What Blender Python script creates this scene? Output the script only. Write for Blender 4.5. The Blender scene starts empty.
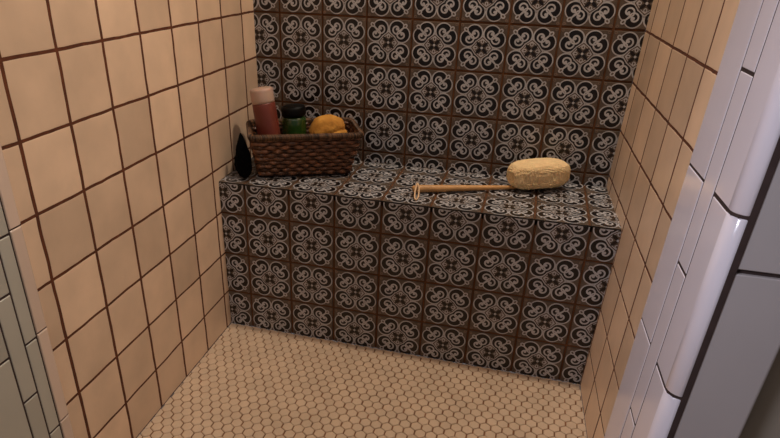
import bpy, bmesh, math, random
from mathutils import Vector, Matrix, noise
random.seed(7)
S = 0.127            # one wall tile module, metres
ZS = 0.9716          # vertical pitch of the module
C = bpy.context.scene.collection
W0, D, HB, Z0 = 8.0916, 2.4527, 3.6405, 0.9054
def P(x, y, z): return Vector((x*S, y*S, z*ZS*S))
def xl(y, z): return -.0264*y - .0094*(z-3)
def xr(y, z): return W0 - .0413*y + .0282*(z-3)
NR = Vector((-1, -.0413, .0282/ZS)).normalized()
NL = Vector((1, .0264, .0094/ZS)).normalized()
def lin(c): return tuple(((v/255)/12.92 if v/255 <= .04045 else ((v/255+.055)/1.055)**2.4) for v in c)

# ---------------------------------------------------------------- materials
def material(name, col, rough=.5, var=.0, scale=20, bump=0, bscale=60, tint=0, dark=None, coat=0, trans=0, sss=0, spec=.5):
    m = bpy.data.materials.new(name); m.use_nodes = True
    nt = m.node_tree; b = nt.nodes['Principled BSDF']; L = nt.links.new
    c = lin(col)
    b.inputs['Roughness'].default_value = rough
    b.inputs['Specular IOR Level'].default_value = spec
    b.inputs['Coat Weight'].default_value = coat
    b.inputs['Transmission Weight'].default_value = trans
    b.inputs['Subsurface Weight'].default_value = sss
    if sss: b.inputs['Subsurface Scale'].default_value = .01
    tc = nt.nodes.new('ShaderNodeTexCoord')
    n = nt.nodes.new('ShaderNodeTexNoise'); n.inputs['Scale'].default_value = scale; n.inputs['Detail'].default_value = 5
    L(tc.outputs['Object'], n.inputs['Vector'])
    r = nt.nodes.new('ShaderNodeValToRGB')
    r.color_ramp.elements[0].position = .32; r.color_ramp.elements[1].position = .68
    d = lin(dark) if dark else tuple(v*(1-var) for v in c)
    r.color_ramp.elements[0].color = (*d, 1)
    r.color_ramp.elements[1].color = (*[min(1, v*(1+var*.5)) for v in c], 1)
    L(n.outputs['Fac'], r.inputs['Fac'])
    out = r.outputs['Color']
    if tint:
        a = nt.nodes.new('ShaderNodeAttribute'); a.attribute_name = 'tint'
        mr = nt.nodes.new('ShaderNodeMapRange'); mr.inputs['To Min'].default_value = 1-tint; mr.inputs['To Max'].default_value = 1+tint*.6
        L(a.outputs['Fac'], mr.inputs['Value'])
        mx = nt.nodes.new('ShaderNodeVectorMath'); mx.operation = 'SCALE'
        L(out, mx.inputs[0]); L(mr.outputs['Result'], mx.inputs['Scale'])
        out = mx.outputs['Vector']
    L(out, b.inputs['Base Color'])
    if bump:
        n2 = nt.nodes.new('ShaderNodeTexNoise'); n2.inputs['Scale'].default_value = bscale; n2.inputs['Detail'].default_value = 4
        L(tc.outputs['Object'], n2.inputs['Vector'])
        bp = nt.nodes.new('ShaderNodeBump'); bp.inputs['Strength'].default_value = bump; bp.inputs['Distance'].default_value = .004
        L(n2.outputs['Fac'], bp.inputs['Height']); L(bp.outputs['Normal'], b.inputs['Normal'])
    return m
M = dict(
 grout=material('brown_grout', (92, 44, 14), .9, .3, 40, .4, 120),
 tan=material('cream_glazed_tile', (224, 193, 163), .32, .12, 9, .35, 14, tint=.16),
 pgrout=material('pattern_grout', (94, 58, 30), .9, .3, 40),
 pbase=material('pattern_taupe_glaze', (94, 80, 68), .38, .25, 30),
 pline=material('pattern_grey_glaze', (184, 182, 184), .35, .14, 30),
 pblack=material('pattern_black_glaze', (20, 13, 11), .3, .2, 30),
 pring=material('pattern_tan_glaze', (124, 104, 90), .38, .2, 30),
 hexg=material('floor_grout', (132, 92, 62), .9, .3, 30),
 hext=material('floor_hexagon_tile', (216, 190, 162), .42, .08, 12, tint=.05),
 white=material('white_glazed_tile', (222, 216, 228), .16, .03, 6, .12, 10, coat=.3),
 wgrout=material('dark_grey_grout', (58, 42, 40), .9, .2, 50),
 grey=material('grey_strip_tile', (176, 172, 160), .28, .05, 8, tint=.10),
 outer=material('outer_wall_grey_tile', (180, 172, 174), .25, .04, 5, .1, 10),
 plaster=material('warm_grey_plaster', (150, 140, 128), .8, .05, 6),
 ceil=material('ceiling_white', (225, 215, 200), .9, .03, 6),
)

# ---------------------------------------------------------------- mesh helpers
def mk(name, bm, mats, parent=None, smooth=False, tint=None):
    me = bpy.data.meshes.new(name)
    bm.normal_update(); bm.to_mesh(me); bm.free()
    for m in (mats if isinstance(mats, (list, tuple)) else [mats]): me.materials.append(m)
    if smooth:
        for p in me.polygons: p.use_smooth = True
    o = bpy.data.objects.new(name, me); C.objects.link(o)
    if parent: o.parent = parent
    return o
def structure(o, label=None):
    o['kind'] = 'structure'
    if label: o['label'] = label
    return o
def tag(o, label, cat, group=None):
    o['label'] = label; o['category'] = cat
    if group: o['group'] = group
    return o
def empty(name, loc, rz, label, cat):
    o = bpy.data.objects.new(name, None); C.objects.link(o)
    o.empty_display_size = .03
    o.location = loc; o.rotation_euler = (0, 0, rz)
    return tag(o, label, cat)
def tint_layer(bm): return bm.faces.layers.float.get('tint') or bm.faces.layers.float.new('tint')

def wavy_rect(u0, u1, v0, v1, inset, jit, seed, n=7):
    pts = []; iv = inset-.008 if jit else inset
    cs = [(u0+inset, v0+iv), (u1-inset, v0+iv), (u1-inset, v1-iv), (u0+inset, v1-iv)]
    for k in range(4):
        a, b = cs[k], cs[(k+1) % 4]
        for i in range(n):
            t = i/n
            u = a[0]+(b[0]-a[0])*t; v = a[1]+(b[1]-a[1])*t
            q = Vector((u*2.7, v*2.7, seed))
            d = noise.noise_vector(q)*jit + noise.noise_vector(q*4)*jit*.5
            pts.append((u+d.x, v+d.y))
    return pts
def tile(bm, f, u0, u1, v0, v1, gap, jit, seed, mi, h=.03, tl=None, tv=.5, n=7, pill=(.0, .012, .035)):
    if u1-u0 < gap*1.6 or v1-v0 < gap*1.6: return
    rings = []
    for ins, hh in ((pill[0], 0), (pill[1], h*.7), (pill[2], h)):
        i = gap/2+ins
        if min(u1-u0, v1-v0) < 2*i+.01: i = min(u1-u0, v1-v0)/2-.006
        rings.append([bm.verts.new(f(u, v, hh)) for u, v in wavy_rect(u0, u1, v0, v1, i, jit, seed, n)])
    fs = []
    for a, b in zip(rings, rings[1:]):
        m = len(a)
        for k in range(m): fs.append(bm.faces.new((a[k], a[(k+1) % m], b[(k+1) % m], b[k])))
    fs.append(bm.faces.new(rings[-1]))
    for q in fs:
        q.material_index = mi
        if tl is not None: q[tl] = tv
def quad(bm, f, u0, u1, v0, v1, h, mi):
    q = bm.faces.new([bm.verts.new(f(u, v, h)) for u, v in ((u0, v0), (u1, v0), (u1, v1), (u0, v1))]); q.material_index = mi
def slab(bm, f, u0, u1, v0, v1, ha, hb, mi):
    a = [bm.verts.new(f(u, v, ha)) for u, v in ((u0, v0), (u1, v0), (u1, v1), (u0, v1))]
    b = [bm.verts.new(f(u, v, hb)) for u, v in ((u0, v0), (u1, v0), (u1, v1), (u0, v1))]
    fs = [bm.faces.new(a[::-1]), bm.faces.new(b)]
    for k in range(4): fs.append(bm.faces.new((a[k], a[(k+1) % 4], b[(k+1) % 4], b[k])))
    for q in fs: q.material_index = mi
def cut(bm, co, no):        # keep the side the normal points away from
    bmesh.ops.bisect_plane(bm, geom=bm.verts[:]+bm.edges[:]+bm.faces[:], plane_co=co, plane_no=no, clear_outer=True)

ZT = 17.0            # shower height in modules
rows = [Z0-1+k for k in range(0, 18)]

# ---------------------------------------------------------------- side walls
def side_wall(name, xf, sgn, vlines, y0, y1):
    bm = bmesh.new(); tl = tint_layer(bm)
    n = NL if sgn > 0 else NR
    f = lambda u, v, h: P(xf(u, v), u, v) + n*(h*S)
    slab(bm, f, y0, y1, 0, ZT, -.5, .0, 0)
    us = [y0]+[v for v in vlines if y0+.05 < v < y1-.02]+[y1]
    vs = [0]+[r for r in rows if .1 < r < ZT-.1]+[ZT]
    k = 0
    for a, b in zip(us, us[1:]):
        for c, d in zip(vs, vs[1:]):
            k += 1
            tile(bm, f, a, b, c, d, .062, .011, 3.1 if sgn > 0 else 9.7, 1, .0035, tl, random.random(), pill=(0, .002, .010))
    o = mk(name, bm, [M['grout'], M['tan']])
    return structure(o)
side_wall('wall_left', xl, 1, [-.2547+k for k in range(-6, 4)], -5.62, D)
side_wall('wall_right', xr, -1, [-.06+k for k in range(-4, 4)], -2.80, D)

# ---------------------------------------------------------------- ornamental tile
def disc(bm, pt, cx, cy, r, h, mi, n=20, sy=1, rot=0):
    vs = []
    for k in range(n):
        a = 2*math.pi*k/n; x = r*math.cos(a); y = r*sy*math.sin(a)
        vs.append(bm.verts.new(pt(cx+x*math.cos(rot)-y*math.sin(rot), cy+x*math.sin(rot)+y*math.cos(rot), h)))
    bm.faces.new(vs).material_index = mi
def stroke(bm, pt, path, w, h, mi, closed=False):
    n = len(path); L = []
    for i, (x, y) in enumerate(path):
        a = path[(i-1) % n] if closed or i > 0 else path[i]
        b = path[(i+1) % n] if closed or i < n-1 else path[i]
        dx, dy = b[0]-a[0], b[1]-a[1]; l = math.hypot(dx, dy) or 1
        ww = (w(i/(n-1)) if callable(w) else w)/2
        L.append((bm.verts.new(pt(x-dy/l*ww, y+dx/l*ww, h)), bm.verts.new(pt(x+dy/l*ww, y-dx/l*ww, h))))
    for i in range(n if closed else n-1):
        a, b = L[i], L[(i+1) % n]
        bm.faces.new((a[0], a[1], b[1], b[0])).material_index = mi
def ring(cx, cy, r, n=12, sy=1, rot=0):
    return [(cx+r*math.cos(t)*math.cos(rot)-r*sy*math.sin(t)*math.sin(rot), cy+r*math.cos(t)*math.sin(rot)+r*sy*math.sin(t)*math.cos(rot)) for t in [2*math.pi*k/n for k in range(n)]]
BASE, LINE, BLACK, RING = 1, 2, 3, 4
def ornament(bm, f, cu, cv, g=.04):
    """one printed tile centred on (cu, cv) of the face f; coordinates -1..1"""
    hw = .5-g/2
    base = bmesh.new  # noqa
    q = [bm.verts.new(f(cu+a*hw, cv+b*hw, 0)) for a, b in ((-1, -1), (1, -1), (1, 1), (-1, 1))]
    t = [bm.verts.new(f(cu+a*(hw-.012), cv+b*(hw-.012), .02)) for a, b in ((-1, -1), (1, -1), (1, 1), (-1, 1))]
    bm.faces.new(t).material_index = BASE
    for k in range(4): bm.faces.new((q[k], q[(k+1) % 4], t[(k+1) % 4], t[k])).material_index = BASE
    e = .0022
    for k in range(4):
        ca, sa = [(1, 0), (0, 1), (-1, 0), (0, -1)][k]
        for mir in (0, 1):
            def pt(x, y, h, ca=ca, sa=sa, mir=mir):
                if mir: x, y = y, x
                X, Y = x*ca-y*sa, x*sa+y*ca
                return f(cu+X*hw*1.055, cv+Y*hw*1.055, .02+h*e)
            # lobes: light outline, black ground, light scroll
            disc(bm, pt, .352, .575, .356, 1+.1*mir, LINE, 26)
            disc(bm, pt, .358, .575, .308, 2+.1*mir, BLACK, 26)
            sp = [(.66, .66), (.56, .55), (.49, .45)]
            a0, a1, N = -55, -400, 20
            for i in range(N+1):
                s = i/N; a = math.radians(a0+(a1-a0)*s); r = .195*(1-s)+.07*s
                sp.append((.335+r*math.cos(a), .55+r*math.sin(a)*1.02))
            stroke(bm, pt, sp, lambda s: .056+.02*s, 3+.1*mir, LINE)
            disc(bm, pt, .355, .56, .055, 3.3, LINE, 10)
            # thin double arc of the border
            arc = [(.93*math.cos(math.radians(a)), .93*math.sin(math.radians(a))) for a in range(48, 72, 4)]
            stroke(bm, pt, arc, .028, 1.3, RING)
        def pt(x, y, h, ca=ca, sa=sa):
            X, Y = x*ca-y*sa, x*sa+y*ca
            return f(cu+X*hw*1.055, cv+Y*hw*1.055, .02+h*e)
        stroke(bm, pt, ring(.70, .70, .085, 12, .75, math.radians(45)), .05, 4, LINE, True)   # knot
        disc(bm, pt, .70, .70, .05, 3.6, BASE, 10)
        # corner motif
        stroke(bm, pt, ring(.87, .87, .05, 10, .8, math.radians(45)), .035, 2, RING, True)
        
    def pt(x, y, h): return f(cu+x*hw*1.12, cv+y*hw*1.12, .02+h*e)
    # central medallion
    def star(r1, r2, h, mi):
        vs = []
        for i in range(8):
            a = math.pi/4*i; r = r1 if i % 2 == 0 else r2
            vs.append(bm.verts.new(pt(r*math.cos(a), r*math.sin(a), h)))
        bm.faces.new(vs).material_index = mi
    star(.45, .36, 4.4, LINE); star(.41, .325, 4.8, BASE); star(.355, .285, 5.2, LINE); star(.325, .26, 5.6, BASE)
    for k in range(4):
        a = math.pi/2*k; ax, ay = math.cos(a), math.sin(a)
        stroke(bm, pt, ring(ax*.24, ay*.24, .065, 8, .8, a), .032, 6.2, LINE, True)
        b = a+math.pi/4
        disc(bm, pt, math.cos(b)*.155, math.sin(b)*.155, .14, 6.0, BLACK, 12, .45, b)
    disc(bm, pt, 0, 0, .05, 6.4, LINE, 10)
def in_range(c, lo, hi): return c+.5 > lo and c-.5 < hi
PM = [M['pgrout'], M['pbase'], M['pline'], M['pblack'], M['pring']]
def clip_side(bm):
    cut(bm, P(xr(0, 3), 0, 3)+NR*.0005, -NR); cut(bm, P(xl(0, 3), 0, 3)+NL*.0005, -NL)

# back wall
bm = bmesh.new()
fb = lambda u, v, h: P(u, D, v) + Vector((0, -h*S, 0))
for i in range(-1, 9):
    for j in range(0, 17):
        cv = Z0+j-.5
        if cv+.5 < HB-.1 or cv-.5 > ZT: continue
        ornament(bm, fb, .5152+i+.5-0.0, cv)
slab(bm, fb, -.6, 9, 0, ZT, -.5, 0, 0)
clip_side(bm)
cut(bm, P(0, 0, ZT), Vector((0, 0, 1)))
structure(mk('wall_back', bm, PM))

# bench: front and top faces of patterned tile around a mortar core
bench = empty('shower_bench', P(4, 1.2, 0), 0, 'built-in shower bench clad in black and grey scroll tiles across the back', 'bench')
def local(o, root):
    o.parent = root; o.matrix_parent_inverse = Matrix.Translation(-root.location)
    return o
bm = bmesh.new()
ff = lambda u, v, h: P(u, 0, v) + Vector((0, -h*S, 0))
for i in range(-1, 8):
    for j in range(0, 4): ornament(bm, ff, .584+i+.5, Z0+j-.5)
slab(bm, ff, -.4, 8.6, 0, HB-.02, -.12, 0, 0)
clip_side(bm)
cut(bm, P(0, 0, HB-.03), Vector((0, 0, 1))); cut(bm, P(0, 0, 0.001), Vector((0, 0, -1)))
slab(bm, ff, .0, 8.3, HB-.030, HB-.012, -.01, .012, 3)  # black strip paints in the shadow line under the bench top edge
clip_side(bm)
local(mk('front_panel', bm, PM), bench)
bm = bmesh.new()
ft = lambda u, v, h: P(u, v, HB) + Vector((0, 0, (h-.028)*S))
for i in range(-1, 8):
    for j in range(0, 3): ornament(bm, ft, .555+i+.5, .02+j+.5-.045)
slab(bm, ft, -.4, 8.6, 0.0, D, -.10, 0, 0)
clip_side(bm)
cut(bm, P(0, D-.002, 0), Vector((0, 1, 0))); cut(bm, P(0, -.018, 0), Vector((0, -1, 0)))
local(mk('bench_top', bm, PM), bench)
bm = bmesh.new()
slab(bm, ff, .02, 8.05, .01, HB-.16, -D+.01, -.125, 0)
clip_side(bm)
local(mk('core', bm, M['pgrout']), bench)

# ---------------------------------------------------------------- hexagon floor
bm = bmesh.new(); tl = tint_layer(bm)
p = 1/4.75; rr = p/math.sqrt(3); g = .012
YF = -6.2
ffl = lambda u, v, h: Vector((u*S, v*S, (h-.03)*S))
slab(bm, ffl, -.5, 9, YF, D, -.4, .012, 0)
j = 0
y = .05
while y > YF-.2:
    x = -.2+(p/2 if j % 2 else 0)
    while x < 9:
        tv = random.random(); rg = []
        jx, jy = random.uniform(-.004, .004), random.uniform(-.004, .004)
        for r_, h_ in ((rr-g, 0), (rr-g-.004, .022), (rr-g-.016, .03)):
            rg.append([bm.verts.new(ffl(x+jx+r_*math.sin(math.pi/3*k), y+jy+(r_+g*.8)*math.cos(math.pi/3*k), h_)) for k in range(6)])
        fs = [bm.faces.new(rg[-1])]
        for a, b in zip(rg, rg[1:]):
            for k in range(6): fs.append(bm.faces.new((a[k], a[(k+1) % 6], b[(k+1) % 6], b[k])))
        for q in fs: q.material_index = 1; q[tl] = tv
        x += p
    y -= rr*1.5; j += 1
clip_side(bm)
cut(bm, Vector((0, -.003, 0)), Vector((0, 1, 0))); cut(bm, Vector((0, YF*S, 0)), Vector((0, -1, 0)))
structure(mk('floor', bm, [M['hexg'], M['hext']]))
# bathroom floor outside the shower
bm = bmesh.new()
ff2 = lambda u, v, h: Vector((u*S, v*S, (h-.03)*S))
slab(bm, ff2, -8, 20, -18, YF, -.4, 0, 0)
for i in range(28):
    for k in range(12):
        tile(bm, ff2, -8+i, -7+i, YF-1-k, YF-k, .05, 0, 1, 1, .03, n=1)
structure(mk('floor_bathroom', bm, [M['hexg'], M['hext']]))

# ---------------------------------------------------------------- right jamb
fr = lambda u, v, h: P(xr(u, v), u, v) + NR*(h*S)
def piece(bm, f, u0, u1, v0, v1, gap, h, mi, tl=None, tv=.5, r0=0, r1=0, seg=6):
    """glazed strip tile; r0 / r1 round its low-u / high-u long edge (bullnose)"""
    a, b, c, d = u0+gap/2, u1-gap/2, v0+gap/2, v1-gap/2
    prof = []
    def edge(u, s, r):
        r_ = r or .012
        hh = h if r else .012
        out = []
        for i in range(seg+1):
            t = math.pi/2*i/seg
            out.append((u+s*r_*(1-math.cos(t)), h-hh+hh*math.sin(t)))
        return out
    left = [(a, 0)]+edge(a, 1, r0); right = (edge(b, -1, r1))[::-1]+[(b, 0)]
    prof = left+right
    e = .012
    cols = []
    for v, dh in ((c, -h), (c, -e), (c+e, 0), (d-e, 0), (d, -e), (d, -h)):
        cols.append([bm.verts.new(f(u, v, max(0, hh+dh) if dh != -h else 0)) for u, hh in prof])
    for A, B in zip(cols, cols[1:]):
        for k in range(len(A)-1):
            q = bm.faces.new((A[k], A[k+1], B[k+1], B[k])); q.material_index = mi
            if tl is not None: q[tl] = tv
def run(bm, f, u0, u1, offset, pitch, gap, h, mi, tl=None, r0=0, r1=0):
    v = offset
    while v > 0: v -= pitch
    while v < ZT:
        piece(bm, f, u0, u1, max(v, 0), min(v+pitch, ZT), gap, h, mi, tl, random.random(), r0, r1)
        v += pitch
bm = bmesh.new(); tl = tint_layer(bm)
GH = .03
slab(bm, fr, -4.50, -2.82, 0, ZT, -.25, .044, 0)
run(bm, fr, -3.56, -2.80, 3.385, 2.39, .030, .055, 1, r1=.03)
run(bm, fr, -3.99, -3.56, 2.28, 2.41, .034, .052, 1)
# outer strip: flat from -3.99 to -4.62 then a quarter round on to the outer wall face
R_ = .12; YC = -4.55
def corner_f(s, v, h):
    # s: distance from the u=-3.99 edge; flat part, then arc about (xr+R_, YC)
    flat = -YC-3.99
    x0 = xr(YC, v)
    if s <= flat: return P(xr(-3.99-s, v), -3.99-s, v)+NR*(h*S)
    a = (s-flat)/R_
    q = R_+h
    if a <= math.pi/2:
        return P(x0+R_-q*math.cos(a), YC-q*math.sin(a), v)
    return P(x0+R_+(a-math.pi/2)*R_, YC-q, v)
for k in range(-1, 7):
    v0, v1 = 3.385+(k-1)*2.39, 3.385+k*2.39
    v0, v1 = max(0, v0), min(ZT, v1)
    if v1-v0 < .1: continue
    tot = -YC-3.99+R_*math.pi/2
    N = 22; g_ = .02; cols = []
    for v, dh in ((v0+g_, 0), (v0+g_, .04), (v0+g_+.014, .052), (v1-g_-.014, .052), (v1-g_, .04), (v1-g_, 0)):
        cols.append([bm.verts.new(corner_f(min(tot-.004, max(.02, .02+(tot-.024)*i/N)), v, dh*q_)) for i, q_ in [(0, 0), (0, .7)]+[(ii, 1) for ii in [.25]+list(range(1, N))+[N-.3]]+[(N, .7), (N, 0)]])
    for A, B in zip(cols, cols[1:]):
        for i in range(len(A)-1):
            bm.faces.new((A[i], A[i+1], B[i+1], B[i])).material_index = 1
# grout under the rounded corner
N = 12; tot = -YC-3.99+R_*math.pi/2+.06
A = [bm.verts.new(corner_f(tot*i/N, 0, .042)) for i in range(N+1)]; B = [bm.verts.new(corner_f(tot*i/N, ZT, .042)) for i in range(N+1)]
for i in range(N): bm.faces.new((A[i], A[i+1], B[i+1], B[i])).material_index = 0
bmesh.ops.remove_doubles(bm, verts=bm.verts, dist=1e-6)
o = mk('wall_right_jamb', bm, [M['wgrout'], M['white']], smooth=True)
for q in o.data.polygons:
    c_ = q.center
    if c_.y > (YC+.01)*S or q.area < 3e-6: q.use_smooth = False
structure(o)
# outer wall, faces the bathroom
YO = YC-R_+.02
XO = 8.34
bm = bmesh.new(); tl = tint_layer(bm)
fo = lambda u, v, h: P(u+.035*(v-3), YO, v)+Vector((0, -h*S, 0))
slab(bm, fo, XO+.0, 9.10, 0, ZT, -.4, .0, 0)
for a, b in ((0, 2.6), (2.6, 5.15), (5.15, 7.5), (7.5, 9.95), (9.95, 12.4), (12.4, 14.8), (14.8, 17)):
    piece(bm, fo, XO+.01, 9.19, a, b, .06, .05, 1, r1=.045)
structure(mk('wall_front_right', bm, [M['wgrout'], M['outer']], smooth=False))
bm = bmesh.new()
slab(bm, fo, 9.2, 18, 0, ZT, -.8, -.35, 0)
structure(mk('wall_bathroom_right', bm, M['plaster']))

# ---------------------------------------------------------------- left jamb
bm = bmesh.new(); tl = tint_layer(bm)
fl = lambda u, v, h: P(xl(u, v), u, v) + NL*(h*S)
slab(bm, fl, -12, -5.62, 0, ZT, -.5, .06, 0)
run(bm, fl, -5.83, -5.585, 3.37, 1.555, .022, .085, 1, tl, r1=.07)
run(bm, fl, -6.055, -5.83, 3.33, 1.555, .026, .07, 2, tl)
run(bm, fl, -6.33, -6.055, 2.56, 1.585, .028, .07, 2, tl)
for k in range(-2, 12):
    for i, w in enumerate((1.6, 1.6, 1.6)):
        a = -6.33-1.6*(i+1); v = 3.33+k*1.57
        piece(bm, fl, a, a+1.6, max(0, v), min(ZT, v+1.57), .03, .07, 2, tl, random.random()) if v+1.57 > .1 and v < ZT-.1 else None
structure(mk('wall_left_jamb', bm, [M['wgrout'], material('pinkish_white_tile', (214, 190, 172), .2, .03, 6, tint=.05), M['grey']]))
# ceiling over the shower with a recessed lamp
bm = bmesh.new()
fc = lambda u, v, h: P(u, v, ZT)+Vector((0, 0, h*S))
slab(bm, fc, -.6, 9, -5, D+.4, .0, .4, 0)
structure(mk('ceiling', bm, M['ceil']))

# ---------------------------------------------------------------- generic solids
def tube(bm, pts, rad, n=8, mi=0, closed=False, cap=True):
    """pts in local metres, rad value or list"""
    N = len(pts); rings = []
    up = Vector((0, 0, 1))
    for i, q in enumerate(pts):
        a = pts[(i-1) % N] if closed or i > 0 else pts[i]; b = pts[(i+1) % N] if closed or i < N-1 else pts[i]
        t = (b-a).normalized()
        u = up if abs(t.dot(up)) < .9 else Vector((1, 0, 0))
        s = t.cross(u).normalized(); w = s.cross(t)
        r = rad[i] if isinstance(rad, (list, tuple)) else rad
        rings.append([bm.verts.new(q+(s*math.cos(2*math.pi*k/n)+w*math.sin(2*math.pi*k/n))*r) for k in range(n)])
    for i in range(N if closed else N-1):
        A, B = rings[i], rings[(i+1) % N]
        for k in range(n): bm.faces.new((A[k], A[(k+1) % n], B[(k+1) % n], B[k])).material_index = mi
    if cap and not closed:
        bm.faces.new(rings[0][::-1]).material_index = mi; bm.faces.new(rings[-1]).material_index = mi
def lathe(bm, prof, n=36, sx=1, sy=1, mi=0):
    rings = []
    for r, z in prof: rings.append([bm.verts.new((r*sx*math.cos(2*math.pi*k/n), r*sy*math.sin(2*math.pi*k/n), z)) for k in range(n)])
    for A, B in zip(rings, rings[1:]):
        for k in range(n): bm.faces.new((A[k], A[(k+1) % n], B[(k+1) % n], B[k])).material_index = mi
    bm.faces.new(rings[0][::-1]); bm.faces.new(rings[-1])

ZB = HB*ZS*S + .0075*S   # bench top level
# ---------------------------------------------------------------- basket
BA = math.radians(26)
BO = Vector((.72*S, .17*S, ZB))
basket = empty('wicker_basket', BO, BA, 'brown woven wicker basket with flared sides holding bottles in the bench corner', 'basket')
HR = .97   # rim height in vertical modules
def rectpath(t, k=0.0):
    """perimeter points at height fraction t; k pushes outward"""
    x0, x1, y0, y1 = .16*(1-t), 2.12+.20*t, .26*(1-t), 1.18+.17*t
    # wicker sides bow outwards a little
    x0 -= k; x1 += k; y0 -= k; y1 += k; r = .13+k
    out = []
    def line(a, b, m):
        for i in range(m): out.append((a[0]+(b[0]-a[0])*i/m, a[1]+(b[1]-a[1])*i/m))
    def arc(cx, cy, a0, m=5):
        for i in range(m): a = math.radians(a0+90*i/m); out.append((cx+r*math.cos(a), cy+r*math.sin(a)))
    NX, NY = 52, 28
    line((x0+r, y0), (x1-r, y0), NX); arc(x1-r, y0+r, -90)
    line((x1, y0+r), (x1, y1-r), NY); arc(x1-r, y1-r, 0)
    line((x1-r, y1), (x0+r, y1), NX); arc(x0+r, y1-r, 90)
    line((x0, y1-r), (x0, y0+r), NY); arc(x0+r, y0+r, 180)
    return out
wick = material('wicker_brown', (112, 72, 46), .32, .5, 60, .5, 300, tint=.85)
wick2 = material('wicker_rim', (104, 74, 50), .5, .45, 90, .4, 300, tint=.9)
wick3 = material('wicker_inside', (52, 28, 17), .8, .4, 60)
def normals2(path):
    n = len(path); out = []
    for i in range(n):
        a, b = path[i-1], path[(i+1) % n]; dx, dy = b[0]-a[0], b[1]-a[1]; l = math.hypot(dx, dy)
        out.append((dy/l, -dx/l))
    return out
bm = bmesh.new(); tl = tint_layer(bm)
NRW = 10
for r_ in range(NRW):
    t = (r_+.6)/NRW
    path = rectpath(t); nn = normals2(path); N = len(path); pts = []; hts = []
    for i, (x, y) in enumerate(path):
        ph = 2*math.pi*i/8 + (math.pi if r_ % 2 else 0)
        o_ = .026*math.sin(ph)
        z = (.04+t*(HR-.06))*ZS + .006*math.sin(i*1.3+r_)
        pts.append(Vector(((x+nn[i][0]*o_)*S, (y+nn[i][1]*o_)*S, z*S)))
    n0 = len(bm.faces)
    tube(bm, pts, [.046*S*(1+.12*math.sin(i*.9+r_*2)) for i in range(N)], 6, 0, True)
    bm.faces.ensure_lookup_table()
    for q in range(n0, len(bm.faces)):
        i = (q-n0)//6; bm.faces[q][tl] = .5+.5*math.sin(2*math.pi*i/8+(math.pi if r_ % 2 else 0)+.6)*random.uniform(.5, 1) * (1 if noise.noise(Vector((i*.15, r_*1.7, 0))) > -.1 else .2)  # weave glints put into the colour: tint lightens where strands bow out
path0, path1 = rectpath(0), rectpath(1)
for i in range(0, len(path0), 4):
    tube(bm, [Vector((path0[i][0]*S, path0[i][1]*S, .01*S)), Vector((path1[i][0]*S, path1[i][1]*S, HR*ZS*S))], .022*S, 5)
local_o = mk('woven_sides', bm, wick, basket, smooth=True)
# inner lining of tight weave + base
bm = bmesh.new()
a = [bm.verts.new((x*S, y*S, .02*S)) for x, y in rectpath(0, -.02)]; b = [bm.verts.new((x*S, y*S, HR*ZS*S)) for x, y in rectpath(1, -.02)]
for i in range(len(a)): bm.faces.new((a[i], a[(i+1) % len(a)], b[(i+1) % len(a)], b[i]))
mk('inner_weave', bm, wick3, basket)
bm = bmesh.new()
a = [bm.verts.new((x*S, y*S, 0.001)) for x, y in rectpath(0, .0)]; b = [bm.verts.new((x*S, y*S, .05*S)) for x, y in rectpath(0, -.0)]
bm.faces.new(a[::-1]); bm.faces.new(b)
for i in range(len(a)): bm.faces.new((a[i], a[(i+1) % len(a)], b[(i+1) % len(a)], b[i]))
mk('base', bm, wick3, basket)
bm = bmesh.new(); tl = tint_layer(bm)
path = rectpath(1, .015); nn = normals2(path); N = len(path)
tube(bm, [Vector((x*S, y*S, HR*ZS*S)) for x, y in path], .042*S, 8, 0, True)
# wrapped coils round the rim
for i in range(N):
    x, y = path[i]; nx, ny = nn[i]; tx, ty = -ny, nx
    x2, y2 = path[(i+1) % N]
    for hf in (0, .5):
        cx, cy = x+(x2-x)*hf, y+(y2-y)*hf
        pts = []
        for k in range(9):
            a_ = 2*math.pi*k/9
            rx_, rz_ = .05, .068
            sl = .03*math.cos(a_)
            pts.append(Vector(((cx+nx*rx_*math.cos(a_)+tx*sl)*S, (cy+ny*rx_*math.cos(a_)+ty*sl)*S, (HR*ZS-.01+rz_*math.sin(a_))*S)))
        n0 = len(bm.faces); tube(bm, pts, .0105*S, 4, 0, True)
        bm.faces.ensure_lookup_table(); tv = random.random()
        for q in range(n0, len(bm.faces)): bm.faces[q][tl] = tv
mk('rim', bm, wick2, basket, smooth=True)
def in_basket(lx, ly, z=.055):
    return Vector((BO.x+(lx*math.cos(BA)-ly*math.sin(BA))*S, BO.y+(lx*math.sin(BA)+ly*math.cos(BA))*S, ZB+z*S))

# red bottle
bot = empty('shampoo_bottle', in_basket(.50, .65, .11), 0, 'tall translucent red bottle with pale frosted cap standing in the basket', 'bottle')
bot.rotation_euler = (math.radians(-1), math.radians(-9), 0)
bm = bmesh.new(); z = S*ZS
lathe(bm, [(.18*S, 0), (.225*S, .02*S), (.242*S, .08*S), (.25*S, 1.0*z), (.25*S, 1.30*z), (.245*S, 1.42*z), (.235*S, 1.45*z)], 36)
mk('bottle_body', bm, material('red_shampoo', (116, 54, 42), .4, .1, 10, sss=.2), bot, smooth=True)
bm = bmesh.new()
lathe(bm, [(.225*S, 1.44*z), (.243*S, 1.45*z), (.247*S, 1.5*z), (.247*S, 1.70*z), (.235*S, 1.745*z), (.20*S, 1.76*z)], 36)
mk('cap', bm, material('frosted_pink_cap', (186, 156, 138), .45, .06, 12, sss=.3), bot, smooth=True)

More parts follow.
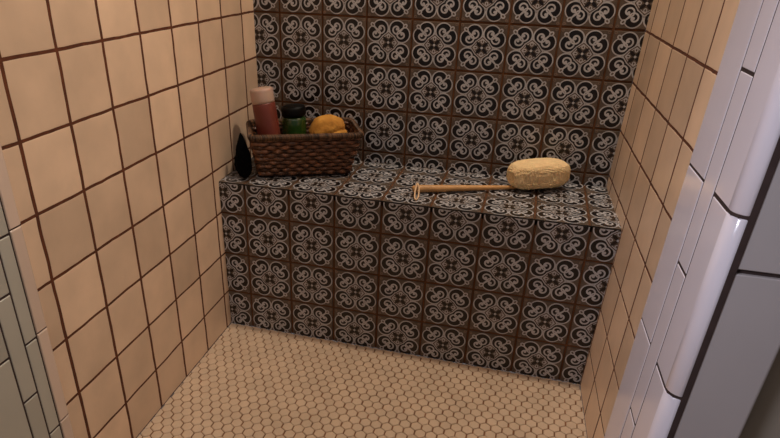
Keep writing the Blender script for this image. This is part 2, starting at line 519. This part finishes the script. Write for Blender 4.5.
# green jar with black lid
jar = empty('green_bottle', in_basket(.97, .87), 0, 'green bottle with a black lid between the red bottle and the yellow sponge', 'bottle')
bm = bmesh.new()
lathe(bm, [(.20*S, 0), (.25*S, .02*S), (.265*S, .08*S), (.265*S, 1.08*z), (.25*S, 1.14*z), (.20*S, 1.17*z)], 36)
mk('bottle_body', bm, material('green_plastic', (36, 66, 22), .2, .15, 10, coat=.5), jar, smooth=True)
bm = bmesh.new()
lathe(bm, [(.19*S, 1.165*z), (.262*S, 1.175*z), (.272*S, 1.2*z), (.272*S, 1.33*z), (.25*S, 1.375*z), (.18*S, 1.395*z), (.05*S, 1.40*z)], 36)
bmesh.ops.rotate(bm, verts=bm.verts, cent=(0, 0, 1.17*z), matrix=Matrix.Rotation(math.radians(-6), 3, 'Y'))
mk('lid', bm, material('black_plastic', (5, 5, 5), .5, .1, 10, spec=.15), jar, smooth=True)

# yellow sponge
def blob(sub, scl, fn):
    bm = bmesh.new(); bmesh.ops.create_icosphere(bm, subdivisions=sub, radius=1)
    for v in bm.verts: v.co = fn(v.co.copy())
    return bm
def fsp(c):
    e = .82
    q = Vector([math.copysign(abs(a)**e, a) for a in c])
    q = Vector((q.x*.44, q.y*.30, q.z*.56))
    # a folded crease running across the upper front
    d = abs((c.z-.30) - .18*math.sin(c.x*2.6))
    if c.y < .4: q *= 1-.10*math.exp(-(d/.07)**2)
    n_ = noise.noise(c*3)*.02+noise.noise(c*17)*.004
    return (q+c*n_)*S
bm = blob(6, 1, fsp)
sp = mk('bath_sponge', bm, material('yellow_sponge', (206, 150, 62), .85, .2, 30, .4, 260, dark=(176, 116, 38)), smooth=True)
sp.location = in_basket(1.70, .68, .66); sp.rotation_euler = (0, 0, BA-.1)
tag(sp, 'rounded yellow bath sponge with a crease, at the right end of the basket', 'sponge')

# black net pouf wedged between wall and basket
def fpo(c):
    t = (c.z+1)/2
    w = (1-.70*t**1.3)
    n_ = 1+.16*noise.noise(c*3.1+Vector((3, 0, 0)))+.12*abs(noise.noise(c*9))
    return Vector((c.x*.225*w*n_-.09*t, c.y*.2*w*n_+.1*t, (c.z+1)*.49*ZS))*S
bm = blob(6, 1, fpo)
po = mk('bath_pouf', bm, material('black_netting', (3, 3, 4), 1, .4, 90, .8, 220, spec=.1), smooth=True)
po.location = Vector((.45*S, .33*S, ZB))
tag(po, 'black crumpled bath pouf squeezed between left wall and wicker basket', 'bath pouf')

# ---------------------------------------------------------------- bath brush
HA = math.radians(24)
BR = Vector((6.53*S, 1.73*S, ZB))
brush = empty('bath_brush', BR, HA, 'long wooden handled bath brush with a plump cream terry head lying on the bench', 'brush')
def fhd(c):
    q = Vector([math.copysign(abs(a)**.62, a) for a in c])
    base = Vector((q.x*.64, q.y*.34, q.z*.28))
    base.z += .03*q.x+.03
    k = 1 if c.z < .55 else .35
    n_ = noise.noise(Vector((c.x*34, c.y*34, c.z*5)))*.02*k+noise.noise(c*4)*.012
    n_ += .004*noise.noise(c*45)
    # puckered end where the handle enters
    d = (c-Vector((-.95, -.15, -.1))).length
    base.x += .09*math.exp(-(d/.18)**2)
    return (base+c*n_+Vector((0, 0, .315)))*S
bm = blob(7, 1, fhd)
mk('sponge_head', bm, material('cream_terry', (244, 212, 160), .95, .10, 70, .6, 260, sss=.08), brush, smooth=True)
wood = material('pale_wood', (206, 156, 98), .5, .25, 18)
bm = bmesh.new()
pts = []; rd = []
x0_, x1_ = -2.70, -.45
NH = 24
for i in range(NH+1):
    t = i/NH
    pts.append(Vector(((x0_+(x1_-x0_)*t)*S, (.07*math.sin(t*math.pi)*0-.02)*S, (.088-.03*t)*S)))
    r = .084-.046*t
    if i == 0: r = .055
    rd.append(r*S)
tube(bm, pts, rd, 14)
mk('handle', bm, wood, brush, smooth=True)
bm = bmesh.new()
hp = []
for k in range(22):
    a_ = 2*math.pi*k/22
    u_ = math.sin(a_); w_ = (1-math.cos(a_))/2
    # loop through the handle end, falling to the bench toward the front edge
    hp.append(Vector(((x0_+.10-.12*w_+.055*u_)*S, (-.02-.46*w_+.05*u_)*S, (.175*(1-w_)**2+.026)*S)))
tube(bm, hp, .018*S, 7, 0, True)
hp = []
for k in range(12):
    a_ = 2*math.pi*k/12
    hp.append(Vector(((x0_+.10)*S, (-.02+.09*math.cos(a_))*S, (.11+.088*math.sin(a_))*S)))
tube(bm, hp, .016*S, 6, 0, True)
mk('hanging_cord', bm, material('cream_cord', (224, 190, 150), .8, .1, 60), brush, smooth=True)

# ---------------------------------------------------------------- light
def area(name, loc, target, size, power, col, shape='DISK'):
    l = bpy.data.lights.new(name, 'AREA'); l.shape = shape; l.size = size; l.energy = power; l.color = col
    o = bpy.data.objects.new(name, l); C.objects.link(o); o.location = loc
    o.rotation_euler = (Vector(target)-Vector(loc)).to_track_quat('-Z', 'Y').to_euler()
    return o
area('ceiling_lamp', P(6.3, .5, 16.6), P(6.3, 0.4, 0), .10, 12, (1, .86, .70))
area('bathroom_fill', P(4.0, -13, 17), P(4, -3, 4), .45, 2, (1, .88, .8))  # weak unseen fill added from the camera side
sl = bpy.data.lights.new('left_wall_fill', 'SPOT'); sl.energy = 36; sl.color = (1, .86, .74); sl.spot_size = math.radians(58); sl.spot_blend = 1; sl.shadow_soft_size = .05  # unseen spot added to brighten the upper left wall
so = bpy.data.objects.new('left_wall_fill', sl); C.objects.link(so); so.location = P(7, -9, 16)
so.rotation_euler = (P(0, -5.6, 8)-so.location).to_track_quat('-Z', 'Y').to_euler()
wl = bpy.data.lights.new('cool_jamb_fill', 'SPOT'); wl.energy = 48; wl.color = (.86, .88, 1.0); wl.spot_size = math.radians(52); wl.spot_blend = .9; wl.shadow_soft_size = .2  # unseen cool spot added to whiten the right jamb
wo = bpy.data.objects.new('cool_jamb_fill', wl); C.objects.link(wo); wo.location = P(1.2, -12, 11)
wo.rotation_euler = (P(9.8, -4.9, 5)-wo.location).to_track_quat('-Z', 'Y').to_euler()
w = bpy.data.worlds.new('world'); bpy.context.scene.world = w; w.use_nodes = True
w.node_tree.nodes['Background'].inputs[0].default_value = (.85, .78, .78, 1)
w.node_tree.nodes['Background'].inputs[1].default_value = .14

# ---------------------------------------------------------------- camera
cam = bpy.data.cameras.new('camera'); co = bpy.data.objects.new('camera', cam); C.objects.link(co)
co.location = (6.1566*S, -11.4757*S, 7.9197*S)
co.rotation_euler = (1.092, -.0224, .2749)
cam.sensor_width = 36; cam.lens = 621.4593/780*36
cam.shift_x = 34.7305/780; cam.shift_y = 56.6737/780
cam.clip_start = .01
bpy.context.scene.camera = co
vs = bpy.context.scene.view_settings
vs.view_transform = 'Standard'; vs.look = 'None'; vs.exposure = 0; vs.gamma = 1
